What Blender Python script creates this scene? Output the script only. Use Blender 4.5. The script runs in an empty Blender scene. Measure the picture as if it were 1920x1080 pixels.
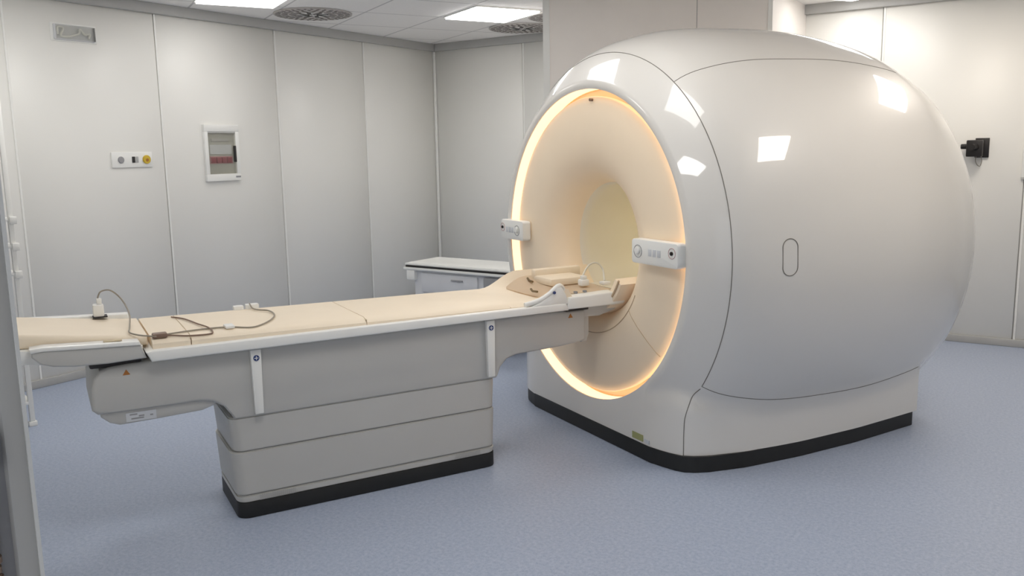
import bpy, bmesh, math, random
from math import sin, cos, pi, radians as R_, sqrt, atan2
from mathutils import Vector, Matrix
random.seed(4)
scn = bpy.context.scene
COL = scn.collection

# ------------------------------------------------------------------ camera
PITCH, ROLL, YAW, CAMH, FPX = R_(9.1), R_(1.05), R_(33.5), 1.65, 1610.0
fw = Vector((-sin(YAW)*cos(PITCH), cos(YAW)*cos(PITCH), -sin(PITCH)))
rt0 = Vector((cos(YAW), sin(YAW), 0))
up0 = rt0.cross(fw)
rt = rt0*cos(ROLL) - up0*sin(ROLL)
up = up0*cos(ROLL) + rt0*sin(ROLL)
cd = bpy.data.cameras.new('camera'); cam = bpy.data.objects.new('camera', cd); COL.objects.link(cam)
cd.sensor_width = 36; cd.lens = FPX*36/1920; cd.clip_start = .05
M = Matrix((rt, up, -fw)).transposed().to_4x4(); M.translation = Vector((0, 0, CAMH))
cam.matrix_world = M
scn.camera = cam
# ------------------------------------------------------------------ world / exposure
w = bpy.data.worlds.new('world'); scn.world = w; w.use_nodes = True
w.node_tree.nodes['Background'].inputs[0].default_value = (.80, .82, .86, 1)
w.node_tree.nodes['Background'].inputs[1].default_value = 1.15
vs = scn.view_settings
vs.view_transform = 'Standard'; vs.look = 'None'; vs.gamma = 1; vs.use_curve_mapping = False
vs.exposure = -0.07
scn.cycles.diffuse_bounces = 10; scn.cycles.max_bounces = 16; scn.cycles.glossy_bounces = 4
LIGHT_E = 14.3
RING_E = 1.05
BORE_E = 3.5

# ------------------------------------------------------------------ materials
def lin(c):
    return tuple(((x/255)/12.92 if x/255 <= .04045 else ((x/255+.055)/1.055)**2.4) for x in c)
def mat(name, rgb, rough=.5, metal=0, coat=0, var=.04, scale=6, bump=0, bscale=200, spec=.5, emit=None, es=1):
    m = bpy.data.materials.new(name); m.use_nodes = True
    nt = m.node_tree; p = nt.nodes['Principled BSDF']
    c = lin(rgb)
    tc = nt.nodes.new('ShaderNodeTexCoord')
    n = nt.nodes.new('ShaderNodeTexNoise'); n.inputs['Scale'].default_value = scale; n.inputs['Detail'].default_value = 3
    nt.links.new(tc.outputs['Object'], n.inputs['Vector'])
    r = nt.nodes.new('ShaderNodeValToRGB')
    r.color_ramp.elements[0].position = .3; r.color_ramp.elements[1].position = .7
    r.color_ramp.elements[0].color = tuple(x*(1-var) for x in c)+(1,)
    r.color_ramp.elements[1].color = tuple(min(1, x*(1+var)) for x in c)+(1,)
    nt.links.new(n.outputs['Fac'], r.inputs['Fac']); nt.links.new(r.outputs['Color'], p.inputs['Base Color'])
    p.inputs['Roughness'].default_value = rough; p.inputs['Metallic'].default_value = metal
    p.inputs['Specular IOR Level'].default_value = spec
    p.inputs['Coat Weight'].default_value = coat; p.inputs['Coat Roughness'].default_value = .04
    if bump:
        n2 = nt.nodes.new('ShaderNodeTexNoise'); n2.inputs['Scale'].default_value = bscale
        nt.links.new(tc.outputs['Object'], n2.inputs['Vector'])
        b = nt.nodes.new('ShaderNodeBump'); b.inputs['Strength'].default_value = bump; b.inputs['Distance'].default_value = .002
        nt.links.new(n2.outputs['Fac'], b.inputs['Height']); nt.links.new(b.outputs['Normal'], p.inputs['Normal'])
    if emit:
        p.inputs['Emission Color'].default_value = lin(emit)+(1,); p.inputs['Emission Strength'].default_value = es
    return m
m_shell = mat('gloss_shell', (225, 222, 216), .45, coat=1.0, var=.01, scale=2)
m_fun = mat('funnel_cream', (248, 229, 202), .45, var=.01)
m_bore = mat('bore_liner', (236, 230, 214), .4, var=.01)
m_black = mat('black_rubber', (30, 30, 29), .5, var=.1, scale=20)
m_seam = mat('seam_dark', (120, 116, 108), .8)
m_tbl = mat('table_plastic', (192, 191, 187), .42, var=.012)
m_rim = mat('white_rim', (238, 238, 234), .3, var=.01)
m_pad = mat('cream_pad', (240, 226, 204), .55, var=.015, bump=.1)
m_padseam = mat('pad_seam', (205, 190, 160), .7)
m_white = mat('white_plastic', (236, 236, 232), .35, var=.01)
m_wall = mat('wall_panel', (232, 231, 226), .42, var=.01, scale=1.2)
m_gap = mat('panel_gap', (150, 149, 146), .7)
m_trim = mat('grey_trim', (178, 178, 176), .45, var=.02)
m_col = mat('pillar_panel', (244, 238, 232), .4, var=.01)
m_dark = mat('dark_slot', (48, 46, 46), .6)
m_vent = mat('vent_plate', (186, 182, 178), .5)
m_ventdark = mat('vent_hole', (128, 122, 119), .8)
m_grey = mat('grey_plastic', (150, 150, 152), .45)
m_cable = mat('grey_cable', (150, 142, 128), .5)
m_cablew = mat('white_cable', (215, 212, 200), .45)
m_brown = mat('brown_plug', (128, 104, 88), .5)
m_yel = mat('yellow_socket', (206, 176, 54), .4)
m_red = mat('red_breaker', (140, 40, 58), .4)
m_blue = mat('blue_badge', (52, 70, 120), .4)
m_orange = mat('warning_sticker', (170, 110, 50), .5)
m_slot = mat('slot_olive', (112, 92, 58), .6)
m_stk = mat('green_sticker', (160, 162, 110), .5)
m_lab = mat('rating_label', (205, 208, 212), .4)
m_cabgl = mat('breaker_backing', (176, 176, 168), .4)
m_steel = mat('brass_fingers', (150, 128, 112), .35, metal=.6, scale=40, var=.2)
m_trol = mat('trolley_grey', (212, 213, 216), .45)
m_camera = mat('camera_black', (24, 20, 20), .45)
m_light = mat('light_diffuser', (255, 255, 255), .4, emit=(255, 253, 250), es=LIGHT_E)
m_light_soft = mat('light_diffuser_soft', (255, 255, 255), .4, emit=(255, 252, 249), es=LIGHT_E*.4)
m_light_warm = mat('light_diffuser_warm', (255, 255, 255), .4, emit=(255, 244, 231), es=LIGHT_E*1.35)
m_light_mouth = mat('light_diffuser_mouth', (255, 255, 255), .4, emit=(255, 253, 250), es=LIGHT_E*.5)
m_light_door = mat('light_diffuser_door', (255, 255, 255), .4, emit=(255, 253, 250), es=LIGHT_E*1.0)
m_ring = mat('ring_lamp', (255, 230, 190), .4, emit=(255, 230, 196), es=RING_E)
m_borelamp = mat('bore_lamp', (255, 250, 225), .4, emit=(255, 248, 226), es=BORE_E)
m_dim = mat('dim_seam', (196, 172, 140), .6)
m_hairl = mat('hairline_groove', (172, 168, 160), .7)

def glass_mat():
    m = bpy.data.materials.new('clear_pane'); m.use_nodes = True; nt = m.node_tree
    nt.nodes.remove(nt.nodes['Principled BSDF']); out = nt.nodes['Material Output']
    t = nt.nodes.new('ShaderNodeBsdfTransparent'); t.inputs[0].default_value = (.93, .93, .91, 1)
    g = nt.nodes.new('ShaderNodeBsdfGlossy'); g.inputs['Roughness'].default_value = .05
    n = nt.nodes.new('ShaderNodeTexNoise'); n.inputs['Scale'].default_value = 8
    mr = nt.nodes.new('ShaderNodeMapRange'); mr.inputs[3].default_value = .06; mr.inputs[4].default_value = .09
    nt.links.new(n.outputs['Fac'], mr.inputs[0])
    x = nt.nodes.new('ShaderNodeMixShader'); nt.links.new(mr.outputs[0], x.inputs[0]); nt.links.new(t.outputs[0], x.inputs[1]); nt.links.new(g.outputs[0], x.inputs[2])
    nt.links.new(x.outputs[0], out.inputs['Surface'])
    return m
m_glass = glass_mat()

def floor_mat():
    m = bpy.data.materials.new('speckled_vinyl'); m.use_nodes = True; nt = m.node_tree; p = nt.nodes['Principled BSDF']
    tc = nt.nodes.new('ShaderNodeTexCoord')
    n = nt.nodes.new('ShaderNodeTexNoise'); n.inputs['Scale'].default_value = 60; n.inputs['Detail'].default_value = 6; n.inputs['Roughness'].default_value = .75
    nt.links.new(tc.outputs['Object'], n.inputs['Vector'])
    r = nt.nodes.new('ShaderNodeValToRGB'); e = r.color_ramp.elements
    e[0].position = .36; e[0].color = lin((146, 159, 184))+(1,)
    e[1].position = .66; e[1].color = lin((177, 187, 205))+(1,)
    nt.links.new(n.outputs['Fac'], r.inputs['Fac'])
    v = nt.nodes.new('ShaderNodeTexNoise'); v.inputs['Scale'].default_value = 320; v.inputs['Detail'].default_value = 1
    nt.links.new(tc.outputs['Object'], v.inputs['Vector'])
    r2 = nt.nodes.new('ShaderNodeValToRGB'); e = r2.color_ramp.elements
    e[0].position = .55; e[0].color = (0, 0, 0, 1); e[1].position = .7; e[1].color = (1, 1, 1, 1)
    nt.links.new(v.outputs['Fac'], r2.inputs['Fac'])
    mx = nt.nodes.new('ShaderNodeMix'); mx.data_type = 'RGBA'
    nt.links.new(r2.outputs['Color'], mx.inputs[0]); nt.links.new(r.outputs['Color'], mx.inputs[6]); mx.inputs[7].default_value = lin((184, 190, 202))+(1,)
    nt.links.new(mx.outputs[2], p.inputs['Base Color'])
    p.inputs['Roughness'].default_value = .38; p.inputs['Specular IOR Level'].default_value = .35
    return m
m_floor = floor_mat()
TH = R_(27.8)
O = Vector((-2.30, 4.37, 0))
U = Vector((sin(TH), cos(TH), 0)); V = Vector((cos(TH), -sin(TH), 0))
UL, VL = .70, .74            # ceiling tile pitch
def ceil_mat():
    m = bpy.data.materials.new('ceiling_tiles'); m.use_nodes = True; nt = m.node_tree; p = nt.nodes['Principled BSDF']
    tc = nt.nodes.new('ShaderNodeTexCoord'); s = nt.nodes.new('ShaderNodeSeparateXYZ'); nt.links.new(tc.outputs['Object'], s.inputs[0])
    def mth(op, a, b=None):
        x = nt.nodes.new('ShaderNodeMath'); x.operation = op
        for i, q in enumerate((a, b)):
            if q is None: continue
            if isinstance(q, (int, float)): x.inputs[i].default_value = q
            else: nt.links.new(q, x.inputs[i])
        return x.outputs[0]
    outs = []
    for ax, pitch, off in ((0, VL, -3.27), (1, UL, .53)):
        f = mth('FRACT', mth('DIVIDE', mth('SUBTRACT', s.outputs[ax], off), pitch))
        d = mth('MINIMUM', f, mth('SUBTRACT', 1.0, f))
        outs.append(mth('LESS_THAN', mth('MULTIPLY', d, pitch), .009))
    g = mth('MAXIMUM', outs[0], outs[1])
    mx = nt.nodes.new('ShaderNodeMix'); mx.data_type = 'RGBA'; nt.links.new(g, mx.inputs[0])
    n = nt.nodes.new('ShaderNodeTexNoise'); n.inputs['Scale'].default_value = 40; nt.links.new(tc.outputs['Object'], n.inputs['Vector'])
    r = nt.nodes.new('ShaderNodeValToRGB'); r.color_ramp.elements[0].color = lin((236, 234, 232))+(1,); r.color_ramp.elements[1].color = lin((243, 241, 239))+(1,)
    nt.links.new(n.outputs['Fac'], r.inputs['Fac']); nt.links.new(r.outputs['Color'], mx.inputs[6]); mx.inputs[7].default_value = lin((196, 194, 194))+(1,)
    nt.links.new(mx.outputs[2], p.inputs['Base Color']); p.inputs['Roughness'].default_value = .7
    return m
m_ceil = ceil_mat()

# ------------------------------------------------------------------ helpers
def link(name, bm, material, parent=None, smooth=True, angle=38, loc=None):
    me = bpy.data.meshes.new(name)
    bmesh.ops.recalc_face_normals(bm, faces=bm.faces)
    bm.to_mesh(me); bm.free()
    if material: me.materials.append(material)
    if smooth:
        for p in me.polygons: p.use_smooth = True
        me.set_sharp_from_angle(angle=R_(angle))
    o = bpy.data.objects.new(name, me); COL.objects.link(o)
    if parent: o.parent = parent
    if loc is not None: o.location = loc
    return o
def tag(o, label=None, cat=None, group=None, kind=None):
    if label: o['label'] = label
    if cat: o['category'] = cat
    if group: o['group'] = group
    if kind: o['kind'] = kind
    return o
def empty(name, loc, rz=0, **k):
    o = bpy.data.objects.new(name, None); COL.objects.link(o); o.location = loc; o.rotation_euler = (0, 0, rz)
    o.empty_display_size = .1
    return tag(o, **k)
def merge(bm, src):
    me = bpy.data.meshes.new('tmp'); src.to_mesh(me); src.free(); bm.from_mesh(me); bpy.data.meshes.remove(me)
def box(bm, x0, x1, y0, y1, z0, z1, bev=0, seg=2, M4=None):
    b = bmesh.new(); bmesh.ops.create_cube(b, size=1)
    for v in b.verts: v.co = Vector(((x0+x1)/2+v.co.x*(x1-x0), (y0+y1)/2+v.co.y*(y1-y0), (z0+z1)/2+v.co.z*(z1-z0)))
    if bev: bmesh.ops.bevel(b, geom=b.edges[:], offset=bev, segments=seg, affect='EDGES', profile=.5)
    if M4: bmesh.ops.transform(b, matrix=M4, verts=b.verts)
    merge(bm, b)
def prism(bm, pts, axis, lo, hi, bev=0, seg=2):
    """pts polygon; axis 'x': pts are (y,z); 'y': (x,z); 'z': (x,y)"""
    b = bmesh.new()
    def P(p, h): return {'x': (h, p[0], p[1]), 'y': (p[0], h, p[1]), 'z': (p[0], p[1], h)}[axis]
    v0 = [b.verts.new(P(p, lo)) for p in pts]; v1 = [b.verts.new(P(p, hi)) for p in pts]
    f0 = b.faces.new(v0); f1 = b.faces.new(v1[::-1]); n = len(pts)
    for i in range(n): b.faces.new((v0[i], v1[i], v1[(i+1) % n], v0[(i+1) % n]))
    bmesh.ops.recalc_face_normals(b, faces=b.faces)
    if bev:
        caps = set(f0.edges) | set(f1.edges)
        bmesh.ops.bevel(b, geom=list(caps), offset=bev, segments=seg, affect='EDGES', profile=.5)
    merge(bm, b)
def rrect(x0, x1, y0, y1, r, n=6):
    out = []
    for cx, cy, a in ((x1-r, y1-r, 0), (x0+r, y1-r, 90), (x0+r, y0+r, 180), (x1-r, y0+r, 270)):
        for i in range(n+1):
            t = R_(a+90*i/n); out.append((cx+r*cos(t), cy+r*sin(t)))
    return out
def smoothpath(pts, n=6):
    pts = [Vector(p) for p in pts]; out = []
    for i in range(len(pts)-1):
        p0 = pts[max(i-1, 0)]; p1 = pts[i]; p2 = pts[i+1]; p3 = pts[min(i+2, len(pts)-1)]
        for j in range(n):
            t = j/n
            out.append(.5*((2*p1)+(p2-p0)*t+(2*p0-5*p1+4*p2-p3)*t*t+(-p0+3*p1-3*p2+p3)*t**3))
    out.append(pts[-1]); return out
def tube(bm, pts, r, seg=8, closed=False):
    pts = [Vector(p) for p in pts]; n = len(pts); rings = []; nrm = None
    for i, p in enumerate(pts):
        a = pts[(i-1) % n] if (closed or i > 0) else p; b = pts[(i+1) % n] if (closed or i < n-1) else p
        t = (b-a).normalized()
        if nrm is None:
            nrm = t.orthogonal().normalized()
        nrm = (nrm-t*nrm.dot(t)).normalized(); bn = t.cross(nrm)
        rings.append([bm.verts.new(p+(nrm*cos(2*pi*k/seg)+bn*sin(2*pi*k/seg))*r) for k in range(seg)])
    m = n if closed else n-1
    for i in range(m):
        A, B = rings[i], rings[(i+1) % n]
        off = 0
        if closed and i == n-1:
            off = min(range(seg), key=lambda k: (A[0].co-B[k].co).length)
        for k in range(seg): bm.faces.new((A[k], A[(k+1) % seg], B[(k+1+off) % seg], B[(k+off) % seg]))
    if not closed: bm.faces.new(rings[0][::-1]); bm.faces.new(rings[-1])
def lathe_y(bm, prof, cx, cz, n=96, a0=0, a1=2*pi):
    """profile (radius, y) revolved about the axis x=cx, z=cz"""
    full = abs(a1-a0-2*pi) < 1e-6; k = n if full else n+1; rows = []
    for r, y in prof:
        rows.append([bm.verts.new((cx+r*cos(a0+(a1-a0)*i/n), y, cz+r*sin(a0+(a1-a0)*i/n))) for i in range(k)])
    for a, b in zip(rows, rows[1:]):
        for i in range(n): bm.faces.new((a[i], a[(i+1) % k], b[(i+1) % k], b[i]))
    return rows
def cyl(bm, c, axis, r, h, n=24, bev=0):
    b = bmesh.new(); bmesh.ops.create_cone(b, cap_ends=True, segments=n, radius1=r, radius2=r, depth=h)
    if bev: bmesh.ops.bevel(b, geom=[e for e in b.edges if abs(e.verts[0].co.z-e.verts[1].co.z) < 1e-6], offset=bev, segments=2, affect='EDGES')
    q = Vector((0, 0, 1)).rotation_difference(Vector(axis)).to_matrix().to_4x4()
    bmesh.ops.transform(b, matrix=Matrix.Translation(c) @ q, verts=b.verts); merge(bm, b)
def one(name, fn, material, parent=None, **k):
    bm = bmesh.new(); fn(bm); return link(name, bm, material, parent, **k)
def B(name, args, material, parent=None, bev=0, **k):
    return one(name, lambda b: box(b, *args, bev=bev), material, parent, **k)

# ------------------------------------------------------------------ room shell
XL, XR, YB, YF, CZ = -6.25, 2.4, 7.92, .48, 2.85
tag(B('floor', (XL-.3, XR+.3, -2.2, YB+.3, -.1, 0), m_floor, smooth=False), kind='structure')
RZ = -TH
bm = bmesh.new()
inv = Matrix.Rotation(RZ, 4, 'Z').inverted()
def ceil_pts():
    for x, y in ((XL-.3, -2.2), (XR+.3, -2.2), (XR+.3, YB+.3), (XL-.3, YB+.3)):
        yield inv @ (Vector((x, y, 0))-O)
ps = list(ceil_pts())
prism(bm, [(p.x, p.y) for p in ps], 'z', CZ, CZ+.1)
c = link('ceiling', bm, m_ceil, smooth=False, loc=O); c.rotation_euler = (0, 0, RZ); tag(c, kind='structure')

def panel_wall(name, axis, plane, lo, hi, seams, inward, extra=None):
    """white sandwich panels with thin open joints in front of a grey core"""
    bm = bmesh.new(); g = .0035; ed = [lo]+[s for s in seams if lo < s < hi]+[hi]
    for a, b in zip(ed, ed[1:]):
        t0, t1 = sorted((plane, plane-inward*.03))
        args = (t0, t1, a+g, b-g) if axis == 'x' else (a+g, b-g, t0, t1)
        box(bm, *args, 0, CZ, bev=.002, seg=1)
    o = link(name, bm, m_wall, angle=60)
    t0, t1 = sorted((plane-inward*.012, plane-inward*.16))
    args = (t0, t1, lo, hi) if axis == 'x' else (lo, hi, t0, t1)
    core = B('joint_backing', args+(0, CZ), m_gap, o, smooth=False)
    tag(o, kind='structure')
    return o
wl = panel_wall('wall_left', 'x', XL, YF-.2, YB, [3.17-1.19*2, 3.17-1.19, 3.19, 4.35, 5.574, 6.745], 1)
wb = panel_wall('wall_back', 'y', YB, XL, XR, [-5.06, -3.87, -2.68, -1.48, -.38, .81, 2.0], -1)
wr = panel_wall('wall_right', 'x', XR, -2.2, YB, [-.9, .3, 1.5, 2.7, 3.9, 5.1, 6.3], -1)
# white joint covers running up beside each joint
bm = bmesh.new()
for y in (3.17, 4.345, 5.574, 6.745): box(bm, XL-.001, XL+.004, y+.006, y+.022, .06, 2.77, bev=.0015, seg=1)
o = link('trim_1', bm, m_rim); tag(o, kind='structure')
bm = bmesh.new()
for x in (-5.06, -1.48, -.38): box(bm, x+.006, x+.022, YB-.004, YB+.001, .06, 2.77, bev=.0015, seg=1)
box(bm, XL, XL+.03, YB-.03, YB, .06, 2.77, bev=.01)
o = link('trim_2', bm, m_rim); tag(o, kind='structure')
# front wall with the doorway the picture is taken through
DX0, DX1 = -.993, 1.25
bm = bmesh.new()
box(bm, XL, DX0-.03, .20, YF-.0, 0, CZ); box(bm, DX1, XR, .20, YF, 0, CZ); box(bm, DX0-.03, DX1, .20, YF, 2.35, CZ)
o = link('wall_front', bm, m_wall, smooth=False); tag(o, kind='structure')
def cove(name, args, mt=m_trim):
    o = B(name, args, mt, bev=.004, angle=60); tag(o, kind='structure'); return o
cove('trim_3', (XL, XL+.045, YF, YB, 2.77, CZ)); cove('trim_4', (XL+.045, XR, YB-.045, YB, 2.77, CZ))
cove('trim_5', (XR-.045, XR, YF, YB-.045, 2.77, CZ))
cove('baseboard_left', (XL, XL+.014, YF, YB, 0, .062)); cove('baseboard_back', (XL+.014, XR, YB-.014, YB, 0, .062))
cove('baseboard_right', (XR-.014, XR, YF, YB-.014, 0, .062))
# pillar casing behind the scanner
A = Vector((-3.75, 6.20, 0)); Cc = Vector((-2.10, 6.90, 0)); dv = (Cc-A).normalized(); nb = Vector((-dv.y, dv.x, 0))
bm = bmesh.new(); b1 = A+dv*1.222
def quad_prism(bm, a, b, t, z0, z1, bev=.003):
    b_ = bmesh.new(); pts = [a, b, b+nb*t, a+nb*t]
    prism(bm, [(p.x, p.y) for p in pts], 'z', z0, z1, bev=bev, seg=1)
quad_prism(bm, A, b1-dv*.002, .03, 0, CZ); quad_prism(bm, b1+dv*.002, Cc, .03, 0, CZ)
q0 = A+nb*.03; q1 = Cc+nb*.03
prism(bm, [(q0.x, q0.y), (q1.x, q1.y), (q1.x, YB), (q0.x, YB)], 'z', 0, CZ)
o = link('wall_pillar', bm, m_col, smooth=False); tag(o, kind='structure')
bm = bmesh.new()
quad_prism(bm, A-dv*.004-nb*.006, A+dv*.05-nb*.006, .012, 0, CZ-.002, .002)
quad_prism(bm, Cc-dv*.03-nb*.006, Cc+dv*.004-nb*.006, .012, 0, CZ-.002, .002)
link('corner_profile', bm, m_rim, o)
bm = bmesh.new(); quad_prism(bm, b1-dv*.0025-nb*.001, b1+dv*.0025-nb*.001, .01, 0, CZ-.002, 0)
link('joint', bm, m_gap, o, smooth=False)
# door frame beside the camera
d = B('door_1', (DX0-.045, DX0, YF-.022, YF+.002, 0, 2.35), m_tbl, bev=.003); tag(d, kind='structure')
B('bright_edge', (DX0-.02, DX0+.0015, YF+.001, YF+.005, 0, 2.35), m_rim, d)
B('jamb', (DX0-.045, DX0-.008, .24, YF-.021, 0, 2.35), m_grey, d)
B('latch', (DX0-.012, DX0+.010, YF-.062, YF-.038, 1.305, 1.352), m_camera, d, bev=.003)
bm = bmesh.new()
for i in range(110): cyl(bm, (DX0-.004, YF-.047, .02+i*.0116), (0, 0, 1), .008 if i % 2 else .0092, .0112, 12, .002)
link('contact_spring', bm, m_steel, d)
B('door_seal', (DX0-.012, DX0-.004, YF-.20, YF-.055, 0, 2.35), m_camera, d)

# ------------------------------------------------------------------ ceiling fittings (on the tile grid, aligned with the scanner)
def uv(u, v, z=0): p = O+U*u+V*v; return Vector((p.x, p.y, z))
def make_light():
    t = empty('ceiling_light', (0, 0, 0))
    bm = bmesh.new()
    for a in ((-.335, .335, -.315, -.30), (-.335, .335, .30, .315), (-.335, -.32, -.30, .30), (.32, .335, -.30, .30)): box(bm, a[0], a[1], a[2], a[3], -.012, 0)
    link('frame', bm, m_white, t, smooth=False)
    B('diffuser', (-.32, .32, -.30, .30, -.024, -.002), m_light, t, smooth=False)  # dropped below the frame so its glowing sides brighten the ceiling
    return t
def copy_tree(o, parent=None):
    c_ = o.copy(); COL.objects.link(c_)
    if parent: c_.parent = parent
    for ch in list(o.children): copy_tree(ch, c_)
    return c_
LIGHTS = [(.87, -2.9, 'bright square ceiling light panel left of the pillar'),
          (-1.27, -2.9, 'ceiling light panel cut off by the top edge above the left wall'),
          (3.0, -.76, 'ceiling light panel just visible right of the pillar'),
          (2.97, .72, 'ceiling light panel over the right rear of the scanner, mirrored in its shoulder'),
          (1.17, 2.2, 'ceiling light panel right of the scanner, mirrored on its side cover'),
          (-.53, .80, 'ceiling light panel over the near side of the scanner mouth'),
          (-.40, -.80, 'ceiling light panel over the table end at the scanner mouth'),
          (-2.0, 1.54, 'unseen ceiling light panel added over the doorway side of the patient table'),  # out of view, added to light the room from the doorway side
          (-2.6, -1.75, 'unseen ceiling light panel added over the foot end far from the scanner')]  # out of view, added and shifted to light the left wall
l0 = make_light()
for i, (u, v, lb) in enumerate(LIGHTS):
    o = l0 if i == 0 else copy_tree(l0)
    o.location = uv(u, v, CZ); o.rotation_euler = (0, 0, RZ); tag(o, lb, 'ceiling light', 'recessed ceiling light panels')
    if i:
        dch = [c for c in o.children if c.name.startswith('diffuser')][0]; dch.data = dch.data.copy()
        dch.data.materials[0] = {1: m_light_soft, 2: m_light_soft, 3: m_light_warm, 4: m_light_warm, 5: m_light_mouth, 6: m_light_mouth, 7: m_light_door, 8: m_light_door}[i]
def make_vent():
    t = empty('ceiling_vent', (0, 0, 0))
    one('face_plate', lambda b: cyl(b, (0, 0, -.006), (0, 0, 1), .335, .010, 48, .002), m_vent, t)
    bm = bmesh.new(); rnd = random.Random(3)
    for r0, r1, n, wd in ((.140, .20, 16, .024), (.215, .265, 26, .020), (.275, .318, 34, .018)):
        for k in range(n):
            a = 2*pi*(k+.3)/n; off = .35 if k % 2 else -.25
            Mx = Matrix.Rotation(a, 4, 'Z') @ Matrix.Translation(((r0+r1)/2, 0, 0)) @ Matrix.Rotation(off, 4, 'Z')
            box(bm, -(r1-r0)/2, (r1-r0)/2, -wd/2, wd/2, -.0135, -.010, M4=Mx)
    link('swirl_slots', bm, m_ventdark, t, smooth=False)
    bm = bmesh.new()
    for k in range(8):
        Mx = Matrix.Rotation(2*pi*(k+.15)/8, 4, 'Z') @ Matrix.Translation((.085, 0, 0)) @ Matrix.Rotation(.3, 4, 'Z')
        box(bm, -.05, .05, -.017, .017, -.0155, -.0125, M4=Mx)
    link('centre_blades', bm, m_camera, t, smooth=False)
    one('hub', lambda b: cyl(b, (0, 0, -.0115), (0, 0, 1), .128, .003, 32), m_white, t)
    return t
v0_ = make_vent()
for i, (u, v, lb) in enumerate([(-.56, -3.50, 'round swirl air vent in the ceiling above the left wall'),
                                (1.57, -3.58, 'round swirl air vent in the ceiling left of the pillar, nearest the corner'),
                                (1.57, -2.80, 'round swirl air vent half hidden by the pillar edge')]):
    o = v0_ if i == 0 else copy_tree(v0_)
    o.location = uv(u, v, CZ); o.rotation_euler = (0, 0, RZ); tag(o, lb, 'ceiling vent', 'round swirl vents in the ceiling')

# ------------------------------------------------------------------ MRI scanner   (local x = across, y = into the bore, z up)
KU = [-.075, .05, .2, .45, .75, 1.1, 1.45, 1.7, 1.9]
KR = [.9255, 1.0869, 1.1769, 1.242, 1.2681, 1.2759, 1.2486, 1.2051, 1.1372]
def spline(kx, ky):
    n = len(kx); h = [kx[i+1]-kx[i] for i in range(n-1)]
    a = [0]*n; bb = [1.]*n; cc = [0]*n; dd = [0.]*n
    for i in range(1, n-1):
        a[i] = h[i-1]; bb[i] = 2*(h[i-1]+h[i]); cc[i] = h[i]; dd[i] = 6*((ky[i+1]-ky[i])/h[i]-(ky[i]-ky[i-1])/h[i-1])
    for i in range(1, n):
        m = a[i]/bb[i-1]; bb[i] -= m*cc[i-1]; dd[i] -= m*dd[i-1]
    m2 = [0.]*n; m2[-1] = dd[-1]/bb[-1]
    for i in range(n-2, -1, -1): m2[i] = (dd[i]-cc[i]*m2[i+1])/bb[i]
    def f(x):
        i = max(0, min(n-2, next((j for j in range(n-1) if x <= kx[j+1]), n-2))); t = x-kx[i]
        return ky[i]+t*((ky[i+1]-ky[i])/h[i]-h[i]*(2*m2[i]+m2[i+1])/6)+t*t*m2[i]/2+t**3*(m2[i+1]-m2[i])/(6*h[i])
    return f
Rf = spline(KU, KR)
def Rad(u):
    if u <= 1.9: return Rf(u)
    return Rf(1.9)*sqrt(max(0, 1-((u-1.9)/.09)**2*.85))
WBX = [-.075, -.06, -.04, -.015, .03, .10, .31, .67, 1.1, 1.66]
WBY = [.60, .68, .75, .80, .835, .865, .912, .940, .943, .908]
def wbase(u):
    if u > 1.66: return 0
    for i in range(len(WBX)-1):
        if u <= WBX[i+1]:
            t = (u-WBX[i])/(WBX[i+1]-WBX[i]); return WBY[i]+t*(WBY[i+1]-WBY[i])
BX, BZ = -.018, 1.10
PHB, PHT = -.62, .95
def sect(u, phi=None, z=None):
    R = Rad(u); wt = 1-math.exp(-(u+.075)/.35); cx_ = BX+.026*wt; ax = R*(1-.0838*wt); cz = BZ-.0335*wt
    if phi is None:
        s = max(-1, min(1, (z-cz)/R)); e = ax*sqrt(1-s*s)
    else:
        z = cz+R*sin(phi); e = ax*cos(phi)
    wb_ = wbase(u)
    if z < .75 and wb_ > 0 and (phi is None or phi < 0):
        # the base grows out of the round cover below about knee height
        k = .055; wq = wb_ if z < .30 else wb_*(1-((z-.30)/.45)**2*.9)
        h_ = max(0, 1-abs(e-wq)/k)
        e2 = max(e, wq)+h_*h_*k/4
        e = e2
    return e, z, cx_
ZB = .085
us = [-.075, -.07, -.06, -.045, -.03, -.015, 0, .015, .03, .05]+[.05+.02*i for i in range(1, 8)]+[.19+.035*i for i in range(1, 14)]+[.645+.07*i for i in range(1, 15)]+[1.655, 1.662, 1.70, 1.75, 1.80, 1.84, 1.87, 1.9, 1.925, 1.945, 1.96, 1.972, 1.98]
us = sorted(set(round(x, 4) for x in us))
NA, NB, NC = 26, 70, 30       # lower, side, top segments per half
def half(u):
    """right half outline from the bottom edge to the top"""
    zb = ZB if u <= 1.66 else .24
    e, zs, cx_ = sect(u, PHB)
    out = []
    R = Rad(u)
    if u > 1.66:
        cz = BZ-.038; zb = max(zb, cz-R+.001)
        zs = max(zs, zb+.01)
    for i in range(NA):
        z = zb+(zs-zb)*i/NA; e, _, cx_ = sect(u, None, z); out.append((e, z, cx_))
    for i in range(NB):
        out.append(sect(u, PHB+(PHT-PHB)*i/NB))
    for i in range(NC+1):
        out.append(sect(u, PHT+(pi/2-PHT)*i/NC))
    return out
def ring(u):
    h = half(u); L = [(cx_+e, u, z) for e, z, cx_ in h]+[(cx_-e, u, z) for e, z, cx_ in h[-2::-1]]
    return L
NH = NA+NB+NC+1
rings = [ring(u) for u in us]
scanner = empty('mri_scanner', (O.x, O.y, 0), RZ, label='large glossy white egg-shaped MRI scanner with a glowing cream bore', cat='scanner')
IS = us.index(.05)
NT = len(rings[0])
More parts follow.
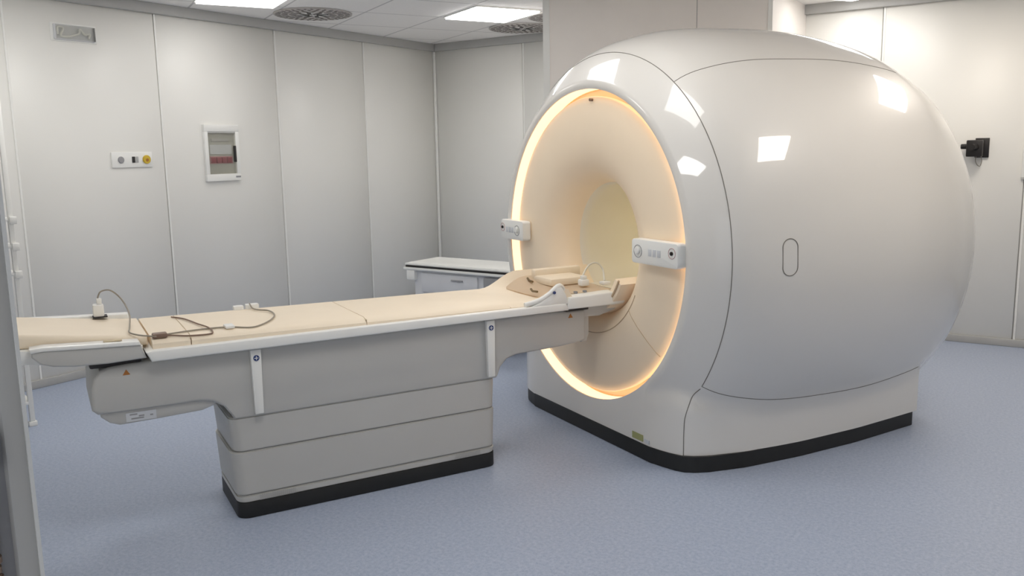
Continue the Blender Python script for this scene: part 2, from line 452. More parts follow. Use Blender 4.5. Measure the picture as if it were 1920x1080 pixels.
def patch(name, i0, i1, j0, j1, material=m_shell, extra=None):
    bm = bmesh.new(); vs_ = {}
    def gv(i, j):
        if (i, j) not in vs_: vs_[(i, j)] = bm.verts.new(rings[i][j])
        return vs_[(i, j)]
    for i in range(i0, i1):
        for j in range(j0, j1): bm.faces.new((gv(i, j), gv(i+1, j), gv(i+1, j+1), gv(i, j+1)))
    if extra: extra(bm, gv)
    bmesh.ops.remove_doubles(bm, verts=bm.verts, dist=1e-5)
    return link(name, bm, material, scanner, angle=50)
# front cover incl. rounded lip running into the ring recess
RING_R = .88
def front_extra(bm, gv):
    # outer loop: ring(−.075) closed along the floor line; inner loop: recess edge
    outer = [gv(0, j) for j in range(NT)]
    xl, xr = rings[0][-1][0], rings[0][0][0]
    nb_ = 30
    bot = [bm.verts.new((xl+(xr-xl)*k/nb_, -.075, ZB)) for k in range(1, nb_)]
    loop = outer+bot
    prev = loop
    for fr_, uu in ((.35, -.0785), (.7, -.079), (1.0, -.074)):
        cur = []
        for v in loop:
            dx, dz = v.co.x-BX, v.co.z-BZ; a = atan2(dz, dx); q = Vector((BX+RING_R*cos(a), 0, BZ+RING_R*sin(a)))
            cur.append(bm.verts.new((v.co.x+(q.x-v.co.x)*fr_, uu, v.co.z+(q.z-v.co.z)*fr_)))
        n = len(loop)
        for k in range(n): bm.faces.new((prev[k], prev[(k+1) % n], cur[(k+1) % n], cur[k]))
        prev = cur
    last = [bm.verts.new((v.co.x, -.066, v.co.z)) for v in prev]
    n = len(prev)
    for k in range(n): bm.faces.new((prev[k], prev[(k+1) % n], last[(k+1) % n], last[k]))
patch('front_cover', 0, IS, 0, NT-1, extra=front_extra)
ENDI = len(us)-1
def back_extra(bm, gv):
    bm.faces.new([gv(ENDI, j) for j in range(NA, NT-NA)])
patch('side_cover', IS, ENDI, NA, NA+NB)
patch('side_cover', IS, ENDI, NT-1-NA-NB, NT-1-NA)
patch('top_cover', IS, ENDI, NA+NB, NT-1-NA-NB, extra=back_extra)
def base_extra(bm, gv):
    for i in range(IS, ENDI): bm.faces.new((gv(i, 0), gv(i+1, 0), gv(i+1, NT-1), gv(i, NT-1)))
patch('base_cover', IS, ENDI, 0, NA)
patch('base_cover', IS, ENDI, NT-1-NA, NT-1)
# seams
def surf_pt(u, phi, side=1):
    e, z, cx_ = sect(u, phi); return Vector((cx_+side*e, u, z))
bm = bmesh.new()
tube(bm, [Vector(p) for p in rings[IS][NA-0:NT-NA]], .0022, 6)
for side in (1, -1):
    tube(bm, [surf_pt(.05+1.6*i/60, PHT, side) for i in range(61)], .0020, 6)
    tube(bm, [surf_pt(.05+1.58*i/60, PHB, side) for i in range(61)], .0020, 6)
link('panel_seam', bm, m_seam, scanner)
# lower seam: from the cover corner sweeping forward, then straight down
for side in (1, -1):
    bm = bmesh.new(); pts = []
    for z, u in ((.444, .05), (.40, .035), (.35, .012), (.31, -.002), (.27, -.008), (.20, -.010), (.14, -.010), (.088, -.010)):
        e, _, cx_ = sect(u, None, z); pts.append(Vector((cx_+side*e, u-.0005, z)))
    tube(bm, smoothpath(pts, 4), .0022, 6)
    link('panel_seam', bm, m_seam, scanner)
# black skirt
def wb_outline(off=0, n=40):
    ul = [-.075, -.07, -.06, -.05, -.04, -.028, -.015, .0, .015, .03, .06, .10]+[.10+1.56*i/n for i in range(1, n+1)]
    sm = spline(WBX, WBY)
    pr_ = [(wbase(u)+off, u) for u in ul]
    pr_[-1] = (pr_[-1][0]+.002, 1.68)
    return pr_
ol = wb_outline(.003)
pts = [(x, u if u > -.074 else u-.003) for x, u in ol]+[(-x, u if u > -.074 else u-.003) for x, u in ol[::-1]]
one('base_skirt', lambda b: prism(b, pts, 'z', .001, ZB+.002, bev=.002, seg=1), m_black, scanner)
# recess with the ring lamp
one('ring_lamp', lambda b: (lathe_y(b, [(RING_R, -.066), (RING_R+.002, -.03), (RING_R, .03)], BX, BZ, 128)), m_ring, scanner)
one('ring_recess', lambda b: (lathe_y(b, [(RING_R, .03), (RING_R-.004, .045), (.80, .05)], BX, BZ, 128)), m_fun, scanner)
fprof = [(.825, .045), (.84, .0), (.842, -.022), (.836, -.033), (.80, -.045), (.72, -.056), (.62, -.062), (.54, -.058), (.485, -.045), (.445, -.022), (.415, .008), (.39, .045), (.372, .085), (.362, .125), (.36, .13)]
one('bore_funnel', lambda b: lathe_y(b, [tuple(p) for p in fprof], BX, BZ, 128), m_fun, scanner, angle=60)
one('bore_tunnel', lambda b: (lathe_y(b, [(.365, .128), (.352, .135), (.35, .2), (.35, 1.5), (.40, 1.7), (.52, 1.98)], BX, BZ, 96)), m_bore, scanner, angle=60)
one('bore_light_strip', lambda b: lathe_y(b, [(.346, .5), (.346, 1.5)], BX, BZ, 8, R_(80), R_(100)), m_borelamp, scanner)
# funnel insert seams
bm = bmesh.new()
def fun_u(r):
    for (r0, u0), (r1, u1) in zip(fprof[2:], fprof[3:]):
        if r1 <= r <= r0: return u0+(u1-u0)*(r-r0)/(r1-r0)
    return .1
def fp(r, a): return Vector((BX+r*cos(a), fun_u(r)-.0005, BZ+r*sin(a)))
tube(bm, [fp(.50-.03*max(0, (abs(d_)-50)/50)**2, R_(-90+d_)) for d_ in range(-63, 64, 3)], .0030, 6)
for sg in (1, -1):
    tube(bm, [fp(.50+.33*i/12, R_(-90+sg*51)) for i in range(13)], .0022, 6)
link('funnel_seam', bm, m_dim, scanner)
one('funnel_screw', lambda b: cyl(b, (.016, -.05, 1.92), (0, 1, 0), .008, .02, 12), m_brown, scanner)  # small brown screw head at the funnel top, gives no light
# couch bridge through the bore
bm = bmesh.new()
def trough(bm, y0, y1, w_, z, n=16, r=.345):
    a = math.acos(w_/r) if w_ < r else 0
    pts = [(BX+r*cos(-pi+a_+0), BZ+r*sin(-pi+a_)) for a_ in [ (math.asin((BZ-z)/r)) + (pi-2*math.asin((BZ-z)/r))*i/n for i in range(n+1)]]
    prism(bm, pts, 'y', y0, y1)
trough(bm, .10, 1.7, .3, .845)
link('bore_bridge', bm, m_bore, scanner, angle=30)
bm = bmesh.new()
# docking saddle that carries the couch into the mouth
pts = []
for i in range(21):
    a = R_(-160+140*i/20); pts.append((BX+.395*cos(a), BZ-.0+.395*sin(a)))
for i in range(21):
    a = R_(-20-140*i/20); pts.append((BX+.335*cos(a), BZ+.335*sin(a)))
pts = [(x, z) for x, z in pts if z < .955]
prism(bm, pts, 'y', -.075, .14, bev=.004)
link('docking_saddle', bm, m_fun, scanner, angle=40)
one('saddle_gasket', lambda b: tube(b, [(BX+.372*cos(R_(-100+75*i/20)), -.078, BZ+.372*sin(R_(-100+75*i/20))) for i in range(21)], .006, 8), m_dim, scanner)
# control panels on the ring
def panel(x0, x1, z0, z1, sg):
    bm = bmesh.new(); xs = (x0, x1)
    prism(bm, rrect(x0, x1, z0, z1, .018), 'y', -.125, -.066, bev=.006, seg=2)
    p = link('control_panel', bm, m_white, scanner)
    kx = x0+.055 if sg > 0 else x1-.075
    zc_ = (z0+z1)/2
    one('knob', lambda b: (cyl(b, (kx, -.131, zc_+.005), (0, 1, 0), .019, .014, 24, .003)), m_rim, p)
    one('knob_ring', lambda b: tube(b, [(kx+.032*cos(2*pi*i/28), -.126, zc_+.032*sin(2*pi*i/28)) for i in range(28)], .0018, 6, True), m_grey, p)
    dx = x1-.042 if sg > 0 else x0+.026
    one('stop_button', lambda b: cyl(b, (dx, -.129, zc_+.012), (0, 1, 0), .0095, .010, 20, .002), m_camera, p)
    one('button_ring', lambda b: tube(b, [(dx+.026*cos(2*pi*i/28), -.126, zc_+.012+.026*sin(2*pi*i/28)) for i in range(28)], .0015, 6, True), mat('red_ring', (190, 150, 150), .5), p)
    mx_ = (kx+dx)/2
    for k in range(3):
        one('touch_key', lambda b: box(b, mx_-.05+k*.036, mx_-.024+k*.036, -.127, -.1245, zc_-.018, zc_+.018, bev=.001), m_lab, p)
panel(.495, .862, 1.067, 1.192, 1)
panel(-.935, -.645, 1.08, 1.205, -1)
# oval service hatch on the near side
bm = bmesh.new(); pts = []
for i in range(48):
    a = 2*pi*i/48
    du = .042*cos(a); dz = .042*sin(a)+(.047 if sin(a) > 0 else -.047)
    uu = .328+du; zz = 1.122+dz
    e, _, cx_ = sect(uu, None, zz); pts.append((cx_+e+.0005, uu, zz))
tube(bm, pts, .0022, 6, True); link('oval_hatch', bm, m_seam, scanner)
# small service marks at the rear and the stickers by the skirt
for k, (x, mm, wd) in enumerate(((.47, m_stk, .022), (.515, m_stk, .026), (.575, m_lab, .02))):
    B('sticker', (x-wd, x+wd, -.081, -.0765, .100, .135 if k < 2 else .12), mm, scanner)
B('vent_block', (.87, .905, 1.658, 1.667, .22, .29), m_dark, scanner)

# ------------------------------------------------------------------ patient table
TO = (0, -1.45)          # the table's own origin in scanner coordinates
tp = uv(-1.45, 0)
table = empty('patient_table', (tp.x, tp.y, 0), RZ, label='long white patient table with cream padded top and black floor skirt, docked to the scanner', cat='patient table')
def shift(bm): bmesh.ops.translate(bm, verts=bm.verts, vec=(0, 1.45, 0))
def T(name, fn, material, parent=None, **k):
    bm = bmesh.new(); fn(bm); shift(bm); return link(name, bm, material, parent or table, **k)
VN, VFR = .213, -.262
prof = [(-.225, .786), (-.225, .615), (-.26, .605), (-.357, .596), (-.52, .590), (-.66, .586), (-.715, .570), (-.752, .535), (-.770, .490),
        (-.780, .478), (-2.108, .478), (-2.120, .500), (-2.150, .545), (-2.195, .575), (-2.25, .586), (-2.42, .587), (-2.60, .588), (-2.655, .590), (-2.676, .610),
        (-2.672, .70), (-2.660, .745), (-2.635, .775), (-2.60, .787), (-2.535, .792), (-2.45, .794), (-2.3, .797), (-1.5, .797)]
T('housing', lambda b: prism(b, prof, 'x', VFR, VN, bev=.016, seg=3), m_tbl, angle=30)
def bar(pts, r0, r1): pass
T('underside_tray', lambda b: prism(b, [(-2.14, .60), (-2.19, .555), (-2.24, .540), (-2.42, .533), (-2.575, .530), (-2.612, .545), (-2.645, .575), (-2.645, .60)], 'x', VFR+.03, VN-.014, bev=.012, seg=2), m_tbl, angle=30)
for z0, z1, ins in ((.322, .482, .0), (.112, .319, .002), (.075, .109, .004)):
    def f(b, z0=z0, z1=z1, ins=ins):
        pr = bmesh.new(); n = 6
        o0 = rrect(-.25+ins, .2075-ins*.6, -2.122+ins, -.788-ins, .05)
        o1 = rrect(-.25+ins, .2075-ins*.6, -2.134+ins if z1 > .3 else -2.122+ins, -.780-ins, .05)
        lo = [pr.verts.new((x, y, z0)) for x, y in o0]; hi = [pr.verts.new((x, y, z1)) for x, y in o1]
        c0 = pr.faces.new(lo[::-1]); c1 = pr.faces.new(hi); m = len(lo)
        for i in range(m): pr.faces.new((lo[i], lo[(i+1) % m], hi[(i+1) % m], hi[i]))
        bmesh.ops.recalc_face_normals(pr, faces=pr.faces)
        bmesh.ops.bevel(pr, geom=list(set(c0.edges) | set(c1.edges)), offset=.006, segments=2, affect='EDGES')
        merge(b, pr)
    T('pedestal_band', f, m_tbl, angle=30)
T('pedestal_core', lambda b: prism(b, rrect(-.243, .198, -2.112, -.797, .05), 'z', .06, .50), m_seam)
T('base_skirt', lambda b: prism(b, rrect(-.252, .207, -2.118, -.785, .055), 'z', .001, .076, bev=.003), m_black)
# sliding top with white rim
def zt(u):  # height of the pad top, very slightly higher towards the feet
    return .866+.026*max(0, min(1, (-u-.6)/1.8))
T('rim', lambda b: prism(b, [(-2.435, .799), (-2.455, .842), (-2.42, .849), (-.42, .841), (-.375, .838), (-.36, .80)], 'x', -.335, .262, bev=.008, seg=3), m_rim, angle=35)
padseams = []
def pad(name, u0, u1, v0=-.322, v1=.235, cut=0):
    def f(b):
        n = 10; rows = []
        secs = [(v0, .84), (v0, .0), (v0+.012, .0), (v1-.045, .0), (v1-.012, -.012), (v1, -.022), (v1, .84)]
        us_ = [u0+(u1-u0)*i/n for i in range(n+1)]
        for i, u in enumerate(us_):
            row = []
            for v, dz in secs:
                t_ = (v-v0)/(v1-v0)
                uu = u+(cut*(t_-.5)*2 if i in (0, n) and cut else 0)
                z = dz if dz > .5 else zt(u)+dz-.006*(1-((t_-.5)*2)**2)
                if dz == 0 and (v == v0): z -= .008
                row.append(b.verts.new((v, uu, z)))
            rows.append(row)
        m = len(secs)
        for a, c_ in zip(rows, rows[1:]):
            for k in range(m-1): b.faces.new((a[k], a[k+1], c_[k+1], c_[k]))
            b.faces.new((a[m-1], a[0], c_[0], c_[m-1]))
        b.faces.new(rows[0][::-1]); b.faces.new(rows[-1])
    return T(name, f, m_pad, angle=50)
pad('mattress_pad', -2.425, -2.272); pad('mattress_pad', -2.268, -1.482); pad('mattress_pad', -1.478, -.702)
for u in (-2.27, -1.48): T('pad_seam', lambda b: tube(b, [(-.318+.55*i/10, u, zt(u)-.0065-.004*(i in (0, 10))) for i in range(11)], .0028, 6), m_padseam)
# head section: the pad fans out and its sides rise
def head(b):
    n, m = 22, 24; rows = []
    for i in range(n+1):
        t = i/n; u = -.698+.70*t
        e = max(0, min(1, (u+.60)/.25)); e = e*e*(3-2*e)
        lip_far = .086*e; lip_near = .060*max(0, min(1, (u+.60)/.17))*(1 if u < -.36 else max(0, 1-(u+.36)/.05))
        row = []
        for j in range(m+1):
            s = j/m; v = -.322+.557*s
            zc_ = zt(u)-.004
            wf = max(0, 1-s/.22)**2; wn = max(0, (s-.80)/.20)**2
            z = zc_+lip_far*wf+lip_near*wn-.012*e*(1 - (2*s-1)**2)
            z -= .018*max(0, (s-.9)/.1)*(1-min(1, lip_near/.04))
            vv = v-.015*e*(1-s)
            row.append((vv, u, z))
        rows.append(row)
    top = [[b.verts.new(p) for p in r] for r in rows]
    bot = [[b.verts.new((p[0], p[1], .815)) for p in (r[0], r[-1])] for r in rows]
    for i in range(n):
        for j in range(m): b.faces.new((top[i][j], top[i][j+1], top[i+1][j+1], top[i+1][j]))
        b.faces.new((top[i][0], top[i+1][0], bot[i+1][0], bot[i][0])); b.faces.new((top[i][-1], bot[i][1], bot[i+1][1], top[i+1][-1]))
        b.faces.new((bot[i][0], bot[i+1][0], bot[i+1][1], bot[i][1]))
    b.faces.new([*top[0], bot[0][1], bot[0][0]]); b.faces.new([*top[-1], bot[-1][1], bot[-1][0]][::-1])
T('head_section_pad', head, m_pad, angle=50)
# white collar following the near wing, and the coil socket box on the arm
def collar(b):
    path = [(.238, -.62, .852), (.243, -.54, .868), (.246, -.48, .895), (.244, -.44, .922), (.238, -.41, .935), (.228, -.385, .925), (.222, -.37, .90), (.222, -.36, .87)]
    tube(b, smoothpath(path, 5), .013, 10)
T('wing_edge', collar, m_rim)
T('wing_panel', lambda b: prism(b, [(-.60, .835), (-.53, .862), (-.47, .895), (-.43, .93), (-.40, .928), (-.375, .89), (-.36, .835)], 'x', .222, .258, bev=.008, seg=2), m_rim, angle=40)
T('wing_badge', lambda b: cyl(b, (.262, -.452, .905), (1, 0, 0), .008, .006, 16), m_blue)
T('socket_box', lambda b: prism(b, [(-.375, .803), (-.355, .868), (-.06, .874), (.0, .86), (.03, .83), (.0, .80)], 'x', .10, .258, bev=.01, seg=3), m_rim, angle=35)
T('arm_nose', lambda b: prism(b, [(-.24, .786), (-.24, .74), (-.12, .735), (-.02, .76), (.05, .80), (.06, .83), (-.2, .83)], 'x', -.28, .20, bev=.01, seg=2), m_tbl, angle=35)
T('docking_gap', lambda b: box(b, .19, .235, -.36, -.22, .788, .800), m_dark)
for y in (-.26, -.20): T('socket', lambda b: cyl(b, (.17, y, .876), (0, 0, 1), .012, .012, 16, .002), m_grey)
T('arm_tip', lambda b: prism(b, [(-.24, .79), (-.24, .60), (-.205, .60), (-.19, .64), (-.19, .79)], 'x', -.25, .195, bev=.006), m_tbl)
# foot extension
def tilt(u): return .085*max(0, (-u-2.46)/.6)
fr_ = T('foot_rail', lambda b: prism(b, [(-2.452, .817), (-2.472, .880), (-2.66, .889), (-2.83, .898), (-2.873, .895), (-2.872, .872), (-2.845, .842), (-2.80, .826), (-2.72, .816), (-2.60, .812)], 'x', .188, .250, bev=.008, seg=3), m_tbl, angle=30)  # near rail: grey plastic stands in for shade on its side
T('rail_lit_top', lambda b: prism(b, [(-2.470, .876), (-2.478, .893), (-2.66, .902), (-2.83, .911), (-2.878, .907), (-2.874, .890), (-2.83, .894), (-2.66, .885)], 'x', .180, .256, bev=.004, seg=2), m_rim, fr_, angle=30)  # white strip stands in for overhead light on the rail top
T('foot_rail', lambda b: prism(b, [(-2.452, .84), (-2.47, .925), (-2.60, .930), (-3.0, .95), (-3.0, .87)], 'x', -.345, -.285, bev=.01, seg=3), m_rim, angle=30)
T('foot_deck', lambda b: prism(b, [(-2.46, .815), (-2.46, .862), (-3.05, .905), (-3.05, .86), (-2.8, .822)], 'x', -.30, .20, bev=.006), m_rim, angle=30)
T('foot_pad', lambda b: prism(b, [(-2.435, .855), (-2.437, .900), (-2.50, .905), (-2.70, .928), (-2.95, .962), (-3.08, .978), (-3.08, .91)], 'x', -.292, .172, bev=.016, seg=3), m_pad, angle=35)
T('foot_hinge', lambda b: (box(b, .05, .195, -2.67, -2.47, .785, .82, bev=.008)), m_dark)
T('rail_slot', lambda b: (box(b, .205, .23, -2.61, -2.54, .8985, .9035, bev=.002)), m_padseam)
# strap handles with a blue badge, warning triangles, rating label, grilles, side clips
for u0 in (-2.003, -.82):
    h = T('side_handle', lambda b: prism(b, [(u0-.024, .792), (u0+.024, .792), (u0+.020, .50), (u0+.017, .495), (u0-.017, .495), (u0-.020, .50)], 'x', VN-.002, VN+.026, bev=.006, seg=2), m_white, angle=35)
    T('handle_badge', lambda b: cyl(b, (VN+.0268, u0, .755), (1, 0, 0), .0135, .003, 20), m_blue, h)
    T('badge_mark', lambda b: (box(b, VN+.0280, VN+.0290, u0-.009, u0+.009, .7535, .7565), box(b, VN+.0280, VN+.0290, u0-.0015, u0+.0015, .746, .764)), m_rim, h)
for u0 in (-2.534, -.322):
    T('warning_sticker', lambda b: prism(b, [(u0-.015, .748), (u0+.015, .748), (u0, .772)], 'x', VN-.001, VN+.0012), m_orange)
T('rating_label', lambda b: box(b, VN-.016, VN-.0122, -2.55, -2.43, .540, .578), m_lab)
for a, wd, z in ((-2.535, .03, .567), (-2.50, .022, .558), (-2.53, .05, .549), (-2.455, .012, .556)):
    T('label_print', lambda b: box(b, VN-.0125, VN-.0116, a, a+wd, z, z+.006), m_grey)
def grille(b, u0, u1, z0, z1, n):
    for i in range(n):
        for k in range(3):
            a = u0+(u1-u0)*i/n; zz = z0+(z1-z0)*k/3
            box(b, .2075, .2090, a, a+.0035, zz, zz+(z1-z0)/3*.7)
T('vent_grille', lambda b: grille(b, -2.02, -1.85, .079, .108, 18), m_trim)
T('vent_grille', lambda b: grille(b, -1.03, -.88, .080, .108, 16), m_trim)
T('far_clip', lambda b: (box(b, -.34, -.30, -1.985, -1.935, .862, .905, bev=.006), box(b, -.34, -.30, -1.925, -1.86, .865, .908, bev=.006)), m_rim)

# ------------------------------------------------------------------ loose things on the table (scanner coordinates)
def S(name, fn, material, parent, at):
    bm = bmesh.new(); fn(bm); bmesh.ops.translate(bm, verts=bm.verts, vec=(-at[0], -at[1], -at[2])); return link(name, bm, material, parent)
def thing(name, at, **k):
    p = uv(at[1], at[0], at[2]); return empty(name, p, RZ, **k)
at = (-.27, -2.59, .93)
t = thing('coil_plug', at, label='white coil plug standing on the far foot rail with a thin arching grey cable', cat='plug')
S('plug_body', lambda b: box(b, -.297, -.243, -2.618, -2.572, .928, .985, bev=.007), m_white, t, at)
S('plug_neck', lambda b: box(b, -.285, -.255, -2.600, -2.578, .985, 1.012, bev=.004), m_white, t, at)
S('plug_foot', lambda b: box(b, -.300, -.240, -2.622, -2.560, .925, .930), m_dark, t, at)
ca = [(-.27, -2.594, 1.008), (-.27, -2.588, 1.027), (-.27, -2.575, 1.043), (-.27, -2.541, 1.045), (-.27, -2.505, 1.014), (-.2, -2.484, .979), (-.10, -2.478, .945), (.06, -2.495, .918), (.12, -2.503, .914), (.165, -2.495, .912), (.195, -2.46, .905), (.215, -2.405, .898)]
S('cable', lambda b: tube(b, smoothpath(ca, 6), .0035, 8), m_cable, t, at)
at = (.21, -2.39, .885)
t = thing('coil_cable', at, label='grey looped cable with brown inline plug lying across the foot end pad', cat='cable')
S('inline_plug', lambda b: box(b, .17, .215, -2.42, -2.36, .888, .908, bev=.006), m_brown, t, at)
cb = [(.195, -2.37, .898), (.16, -2.29, .895), (.14, -2.196, .893), (.15, -2.096, .892), (.19, -2.014, .887), (.17, -1.96, .889), (.08, -1.892, .891), (-.048, -1.845, .890), (-.165, -1.845, .891), (-.215, -1.886, .892), (-.27, -1.90, .893), (-.312, -1.905, .91)]
S('cable', lambda b: tube(b, smoothpath(cb, 6), .0038, 8), m_cable, t, at)
cc_ = [(-.235, -2.287, .896), (-.155, -2.241, .895), (.006, -2.206, .895), (.14, -2.180, .897), (.205, -2.175, .887), (.222, -2.20, .884), (.215, -2.28, .886), (.205, -2.34, .893), (.195, -2.40, .899)]
S('cable', lambda b: tube(b, smoothpath(cc_, 6), .0036, 8), m_brown, t, at)
S('cable_clip', lambda b: box(b, .12, .185, -2.115, -2.075, .889, .903, bev=.005), m_white, t, at)
# head cushion + loop cable near the bore
at = (-.02, -.22, .87)
t = thing('head_coil', at, label='low cream and white head coil base with slots at the head end of the table', cat='head coil')
def coil(b):
    n, m = 14, 16
    rows = []
    for i in range(n+1):
        u = -.47+.47*i/n; row = []
        e = sin(min(1, i/4)*pi/2)
        for j in range(m+1):
            s = j/m; v = -.26+.44*s; q = (2*s-1)
            row.append(b.verts.new((v, u, .862+e*(.022+(.038*abs(q)**3 if q < 0 else -.010*q))*(1 if i < n else .4))))
        rows.append(row)
    for a, c_ in zip(rows, rows[1:]):
        for j in range(m): b.faces.new((a[j], a[j+1], c_[j+1], c_[j]))
    bmesh.ops.solidify(b, geom=b.faces[:], thickness=.012)
S('cradle', coil, m_pad, t, at)
S('front_slot', lambda b: tube(b, [(.02, -.455, .893), (.06, -.468, .888), (.115, -.470, .892)], .006, 8), m_slot, t, at)
S('rear_slot', lambda b: tube(b, [(-.235, -.33, .912), (-.20, -.34, .905), (-.15, -.345, .903)], .006, 8), m_slot, t, at)
S('neck_block', lambda b: box(b, -.235, -.02, -.30, -.05, .885, .928, bev=.012), m_pad, t, at)
S('side_block', lambda b: box(b, -.25, -.20, -.30, .02, .90, .962, bev=.012), m_pad, t, at)
S('white_socket', lambda b: box(b, .035, .085, -.16, -.11, .888, .925, bev=.008), m_white, t, at)
S('white_socket', lambda b: box(b, .06, .11, -.03, .02, .885, .905, bev=.006), m_white, t, at)
at = (.05, -.13, .90)
t = thing('coil_lead', at, label='short white looped lead standing up from the head coil in the bore mouth', cat='cable')
lp = [(.06, -.135, .925), (.04, -.125, .94), (.02, -.09, .975), (.0, -.045, .998), (.0, 0, 1.0), (.02, .024, .968), (.05, .012, .93), (.08, -.005, .905)]
S('lead', lambda b: tube(b, smoothpath(lp, 6), .0055, 8), m_cablew, t, at)
S('lead_plug', lambda b: box(b, .045, .075, -.150, -.12, .925, .945, bev=.005), m_white, t, at)

# ------------------------------------------------------------------ things on the left wall
def wall_thing(name, y, z, **k): return empty(name, (XL, y, z), 0, **k)
t = wall_thing('emergency_light', 3.68, 2.555, label='rectangular white emergency lamp with a clear lens high on the left wall', cat='emergency light')
B('back_plate', (0, .006, -.175, .175, -.065, .065), m_rim, t, bev=.003)
B('housing', (.004, .018, -.155, .155, -.055, .055), m_trol, t, bev=.006)  # greyed so the modelled highlight in front reads brighter
bm = bmesh.new()
tube(bm, smoothpath([(.026, -.13, -.02), (.026, -.13, .03), (.026, -.09, .025), (.026, -.11, -.03), (.026, -.05, -.03), (.026, 0, -.015), (.026, .03, .0), (.026, .035, .03), (.026, .07, -.005), (.026, .11, .0), (.026, .10, -.03)], 5), .008, 8)
link('lens_highlight', bm, m_rim, t)  # white squiggle modelled in place of a highlight on the lens
B('lens', (.036, .038, -.15, .15, -.05, .05), m_glass, t)
B('lens_side', (.012, .034, .146, .15, -.05, .05), m_grey, t)
t = wall_thing('wall_socket', 4.06, 1.632, label='white wall plate with grey, dark and yellow sockets on the left wall', cat='wall socket')
B('face_plate', (0, .012, -.175, .175, -.060, .060), m_rim, t, bev=.004)
one('round_outlet', lambda b: cyl(b, (.014, -.10, 0), (1, 0, 0), .026, .012, 24, .003), m_grey, t)
B('data_outlet', (.010, .017, -.005, .02, -.024, .024), m_dark, t, bev=.002); B('data_outlet', (.010, .017, .026, .048, -.024, .024), m_trim, t, bev=.002)
one('yellow_outlet', lambda b: cyl(b, (.016, .12, 0), (1, 0, 0), .034, .016, 24, .004), m_yel, t)
one('outlet_centre', lambda b: cyl(b, (.025, .12, -.004), (1, 0, 0), .012, .004, 16), m_orange, t)
t = wall_thing('breaker_panel', 4.91, 1.674, label='white framed breaker panel with smoked door and red switches on left wall', cat='breaker panel')
bm = bmesh.new()
for a in ((-.18, .18, .182, .240), (-.18, .18, -.240, -.180), (-.18, -.145, -.180, .182), (.140, .18, -.180, .182)): box(bm, 0, .03, *a, bev=.003)
link('frame', bm, m_rim, t)
B('backing', (0, .008, -.148, .145, -.183, .185), m_cabgl, t)
B('label_strip', (.008, .014, -.10, .075, .10, .122), m_trim, t)
B('din_cover', (.006, .012, -.12, .105, -.01, .07), m_lab, t)
for k in range(4):
    B('breaker', (.008, .022, -.115+k*.055, -.068+k*.055, -.085, -.035), m_red, t, bev=.003)
B('breaker_rail', (.006, .010, -.125, .115, -.092, -.028), mat('pink_rail', (190, 140, 145), .5), t)
B('door_glass', (.024, .027, -.143, .138, -.178, .180), m_glass, t)
B('door_latch', (.02, .036, .118, .138, -.08, .06), m_dark, t, bev=.003)
B('small_label', (.030, .0315, .12, .172, -.215, -.20), m_grey, t)
B('door_border', (.018, .0285, -.145, .140, .170, .182), m_trim, t)
t = wall_thing('low_socket', 3.47, .13, label='small white wall socket low on the left wall beneath the foot of the table', cat='wall socket')
B('face_plate', (0, .012, -.04, .04, -.03, .03), m_rim, t, bev=.003); B('outlet', (.01, .014, -.02, .02, -.015, .015), m_lab, t)

# ------------------------------------------------------------------ back wall
t = empty('wall_camera', (-.70, YB, 1.60), 0, label='small black camera fixed to the back wall right of the scanner', cat='camera')
B('mount_plate', (-.035, .065, -.02, 0, -.075, .08), m_camera, t, bev=.003)
B('camera_body', (-.085, .03, -.16, -.02, -.065, .065), m_camera, t, bev=.008)
one('lens_barrel', lambda b: cyl(b, (-.03, -.19, .01), (-.3, -1, 0), .026, .08, 20, .003), m_camera, t)
one('side_knob', lambda b: cyl(b, (-.105, -.09, .015), (1, 0, 0), .02, .05, 16, .003), m_camera, t)
one('cable', lambda b: (tube(b, smoothpath([(-.02, -.05, -.065), (-.025, -.04, -.10), (-.01, -.02, -.135), (.01, -.02, -.145)], 5), .003, 6), tube(b, smoothpath([(.015, -.05, -.065), (.02, -.03, -.10), (.012, -.02, -.14)], 5), .003, 6)), m_cable, t)
one('screw', lambda b: cyl(b, (-.02, -.162, -.01), (0, 1, 0), .006, .004, 10), m_grey, t)
t = empty('wall_cabinet', (.2, YB, 1.9), 0, label='shallow white flush cabinet at the right edge of the back wall', cat='cabinet')
B('body', (-.60, .60, -.016, 0, -.535, .60), m_white, t, bev=.002)
B('shadow_edge', (-.60, .60, -.018, -.004, -.548, -.537), m_trim, t)

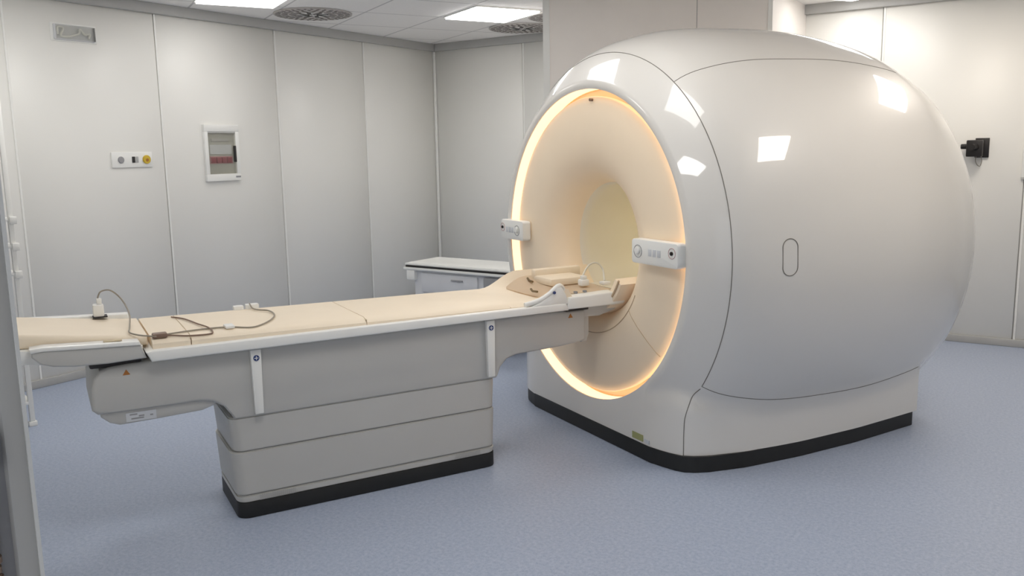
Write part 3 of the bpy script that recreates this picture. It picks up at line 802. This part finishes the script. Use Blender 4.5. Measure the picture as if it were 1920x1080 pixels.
# ------------------------------------------------------------------ trolley in the far corner behind the table
tx, ty = -4.00, 5.62
t = empty('equipment_trolley', (tx, ty, 0), R_(-1.5), label='white equipment trolley with a black-edged top in the corner beyond the table', cat='trolley')
W0, W1, D0, D1 = -.79, .315, -.06, .38
B('top_board', (W0, W1, D0, D1, .700, .716), m_white, t, bev=.004)
B('edge_band', (W0+.012, W1-.01, D0-.006, D0+.02, .684, .7), m_camera, t, bev=.004)
one('top_mat', lambda b: prism(b, rrect(W0+.02, W1-.02, D0+.008, D1-.01, .03), 'z', .714, .722, bev=.002), m_rim, t)
B('lower_lip', (W0-.008, W1, D0-.012, D1, .662, .684), m_white, t, bev=.005)
B('carcass', (W0+.08, W1-.05, D0+.03, D1-.02, .08, .662), m_trol, t, bev=.006)
B('corner_bumper', (W0+.02, W0+.11, D0-.006, D0+.09, .575, .662), m_white, t, bev=.008)
for k in range(3):
    dr = B('drawer', (W0+.17, W1-.34, D0+.012, D0+.04, .48, .64), m_trol, t, bev=.005) if k == 0 else B('drawer', (W0+.17, W1-.34, D0+.012, D0+.04, .33-(k-1)*.15, .46-(k-1)*.15), m_trol, t, bev=.005)
    zc_ = .60 if k == 0 else .43-(k-1)*.15
    B('handle', (W0+.50, W0+.62, D0+.000, D0+.014, zc_-.008, zc_+.004), m_grey, dr, bev=.002)
B('side_bin', (W1-.27, W1-.06, D0+.0, D0+.03, .50, .645), m_grey, t, bev=.006)
for x in (W0+.12, W1-.12):
    for y in (D0+.07, D1-.07):
        cs = one('caster', lambda b: cyl(b, (x, y, .036), (1, 0, 0), .035, .025, 20, .004), m_dark, t)
        B('caster_fork', (x-.018, x+.018, y-.012, y+.012, .036, .085), m_grey, cs)

# ------------------------------------------------------------------ white rack at the left edge
rx, ry = -5.385, 2.663
t = empty('storage_rack', (rx, ry, 0), R_(75), label='tall white rack with upright posts and brackets at the left edge beyond the table', cat='rack')
for x, y in ((0, 0), (-.55, 0), (0, .30), (-.55, .30)):
    B('post', (x-.014, x+.014, y-.014, y+.014, .02, 2.0), m_rim, t, bev=.003)
    B('foot', (x-.024, x+.024, y-.02, y+.02, 0, .03), m_rim, t, bev=.004)
for z in (.14, .95, 1.12, 1.28, 1.9):
    B('shelf', (-.56, .012, -.012, .31, z, z+.02), m_rim, t, bev=.003)
for z in (.95, 1.12, 1.28):
    B('bracket', (-.01, .03, -.03, 0, z-.015, z+.03), m_rim, t, bev=.003)
for z in (.16, .97, 1.14):
    B('crate', (-.52, -.03, .02, .28, z+.001, z+.11), m_grey, t, bev=.01)
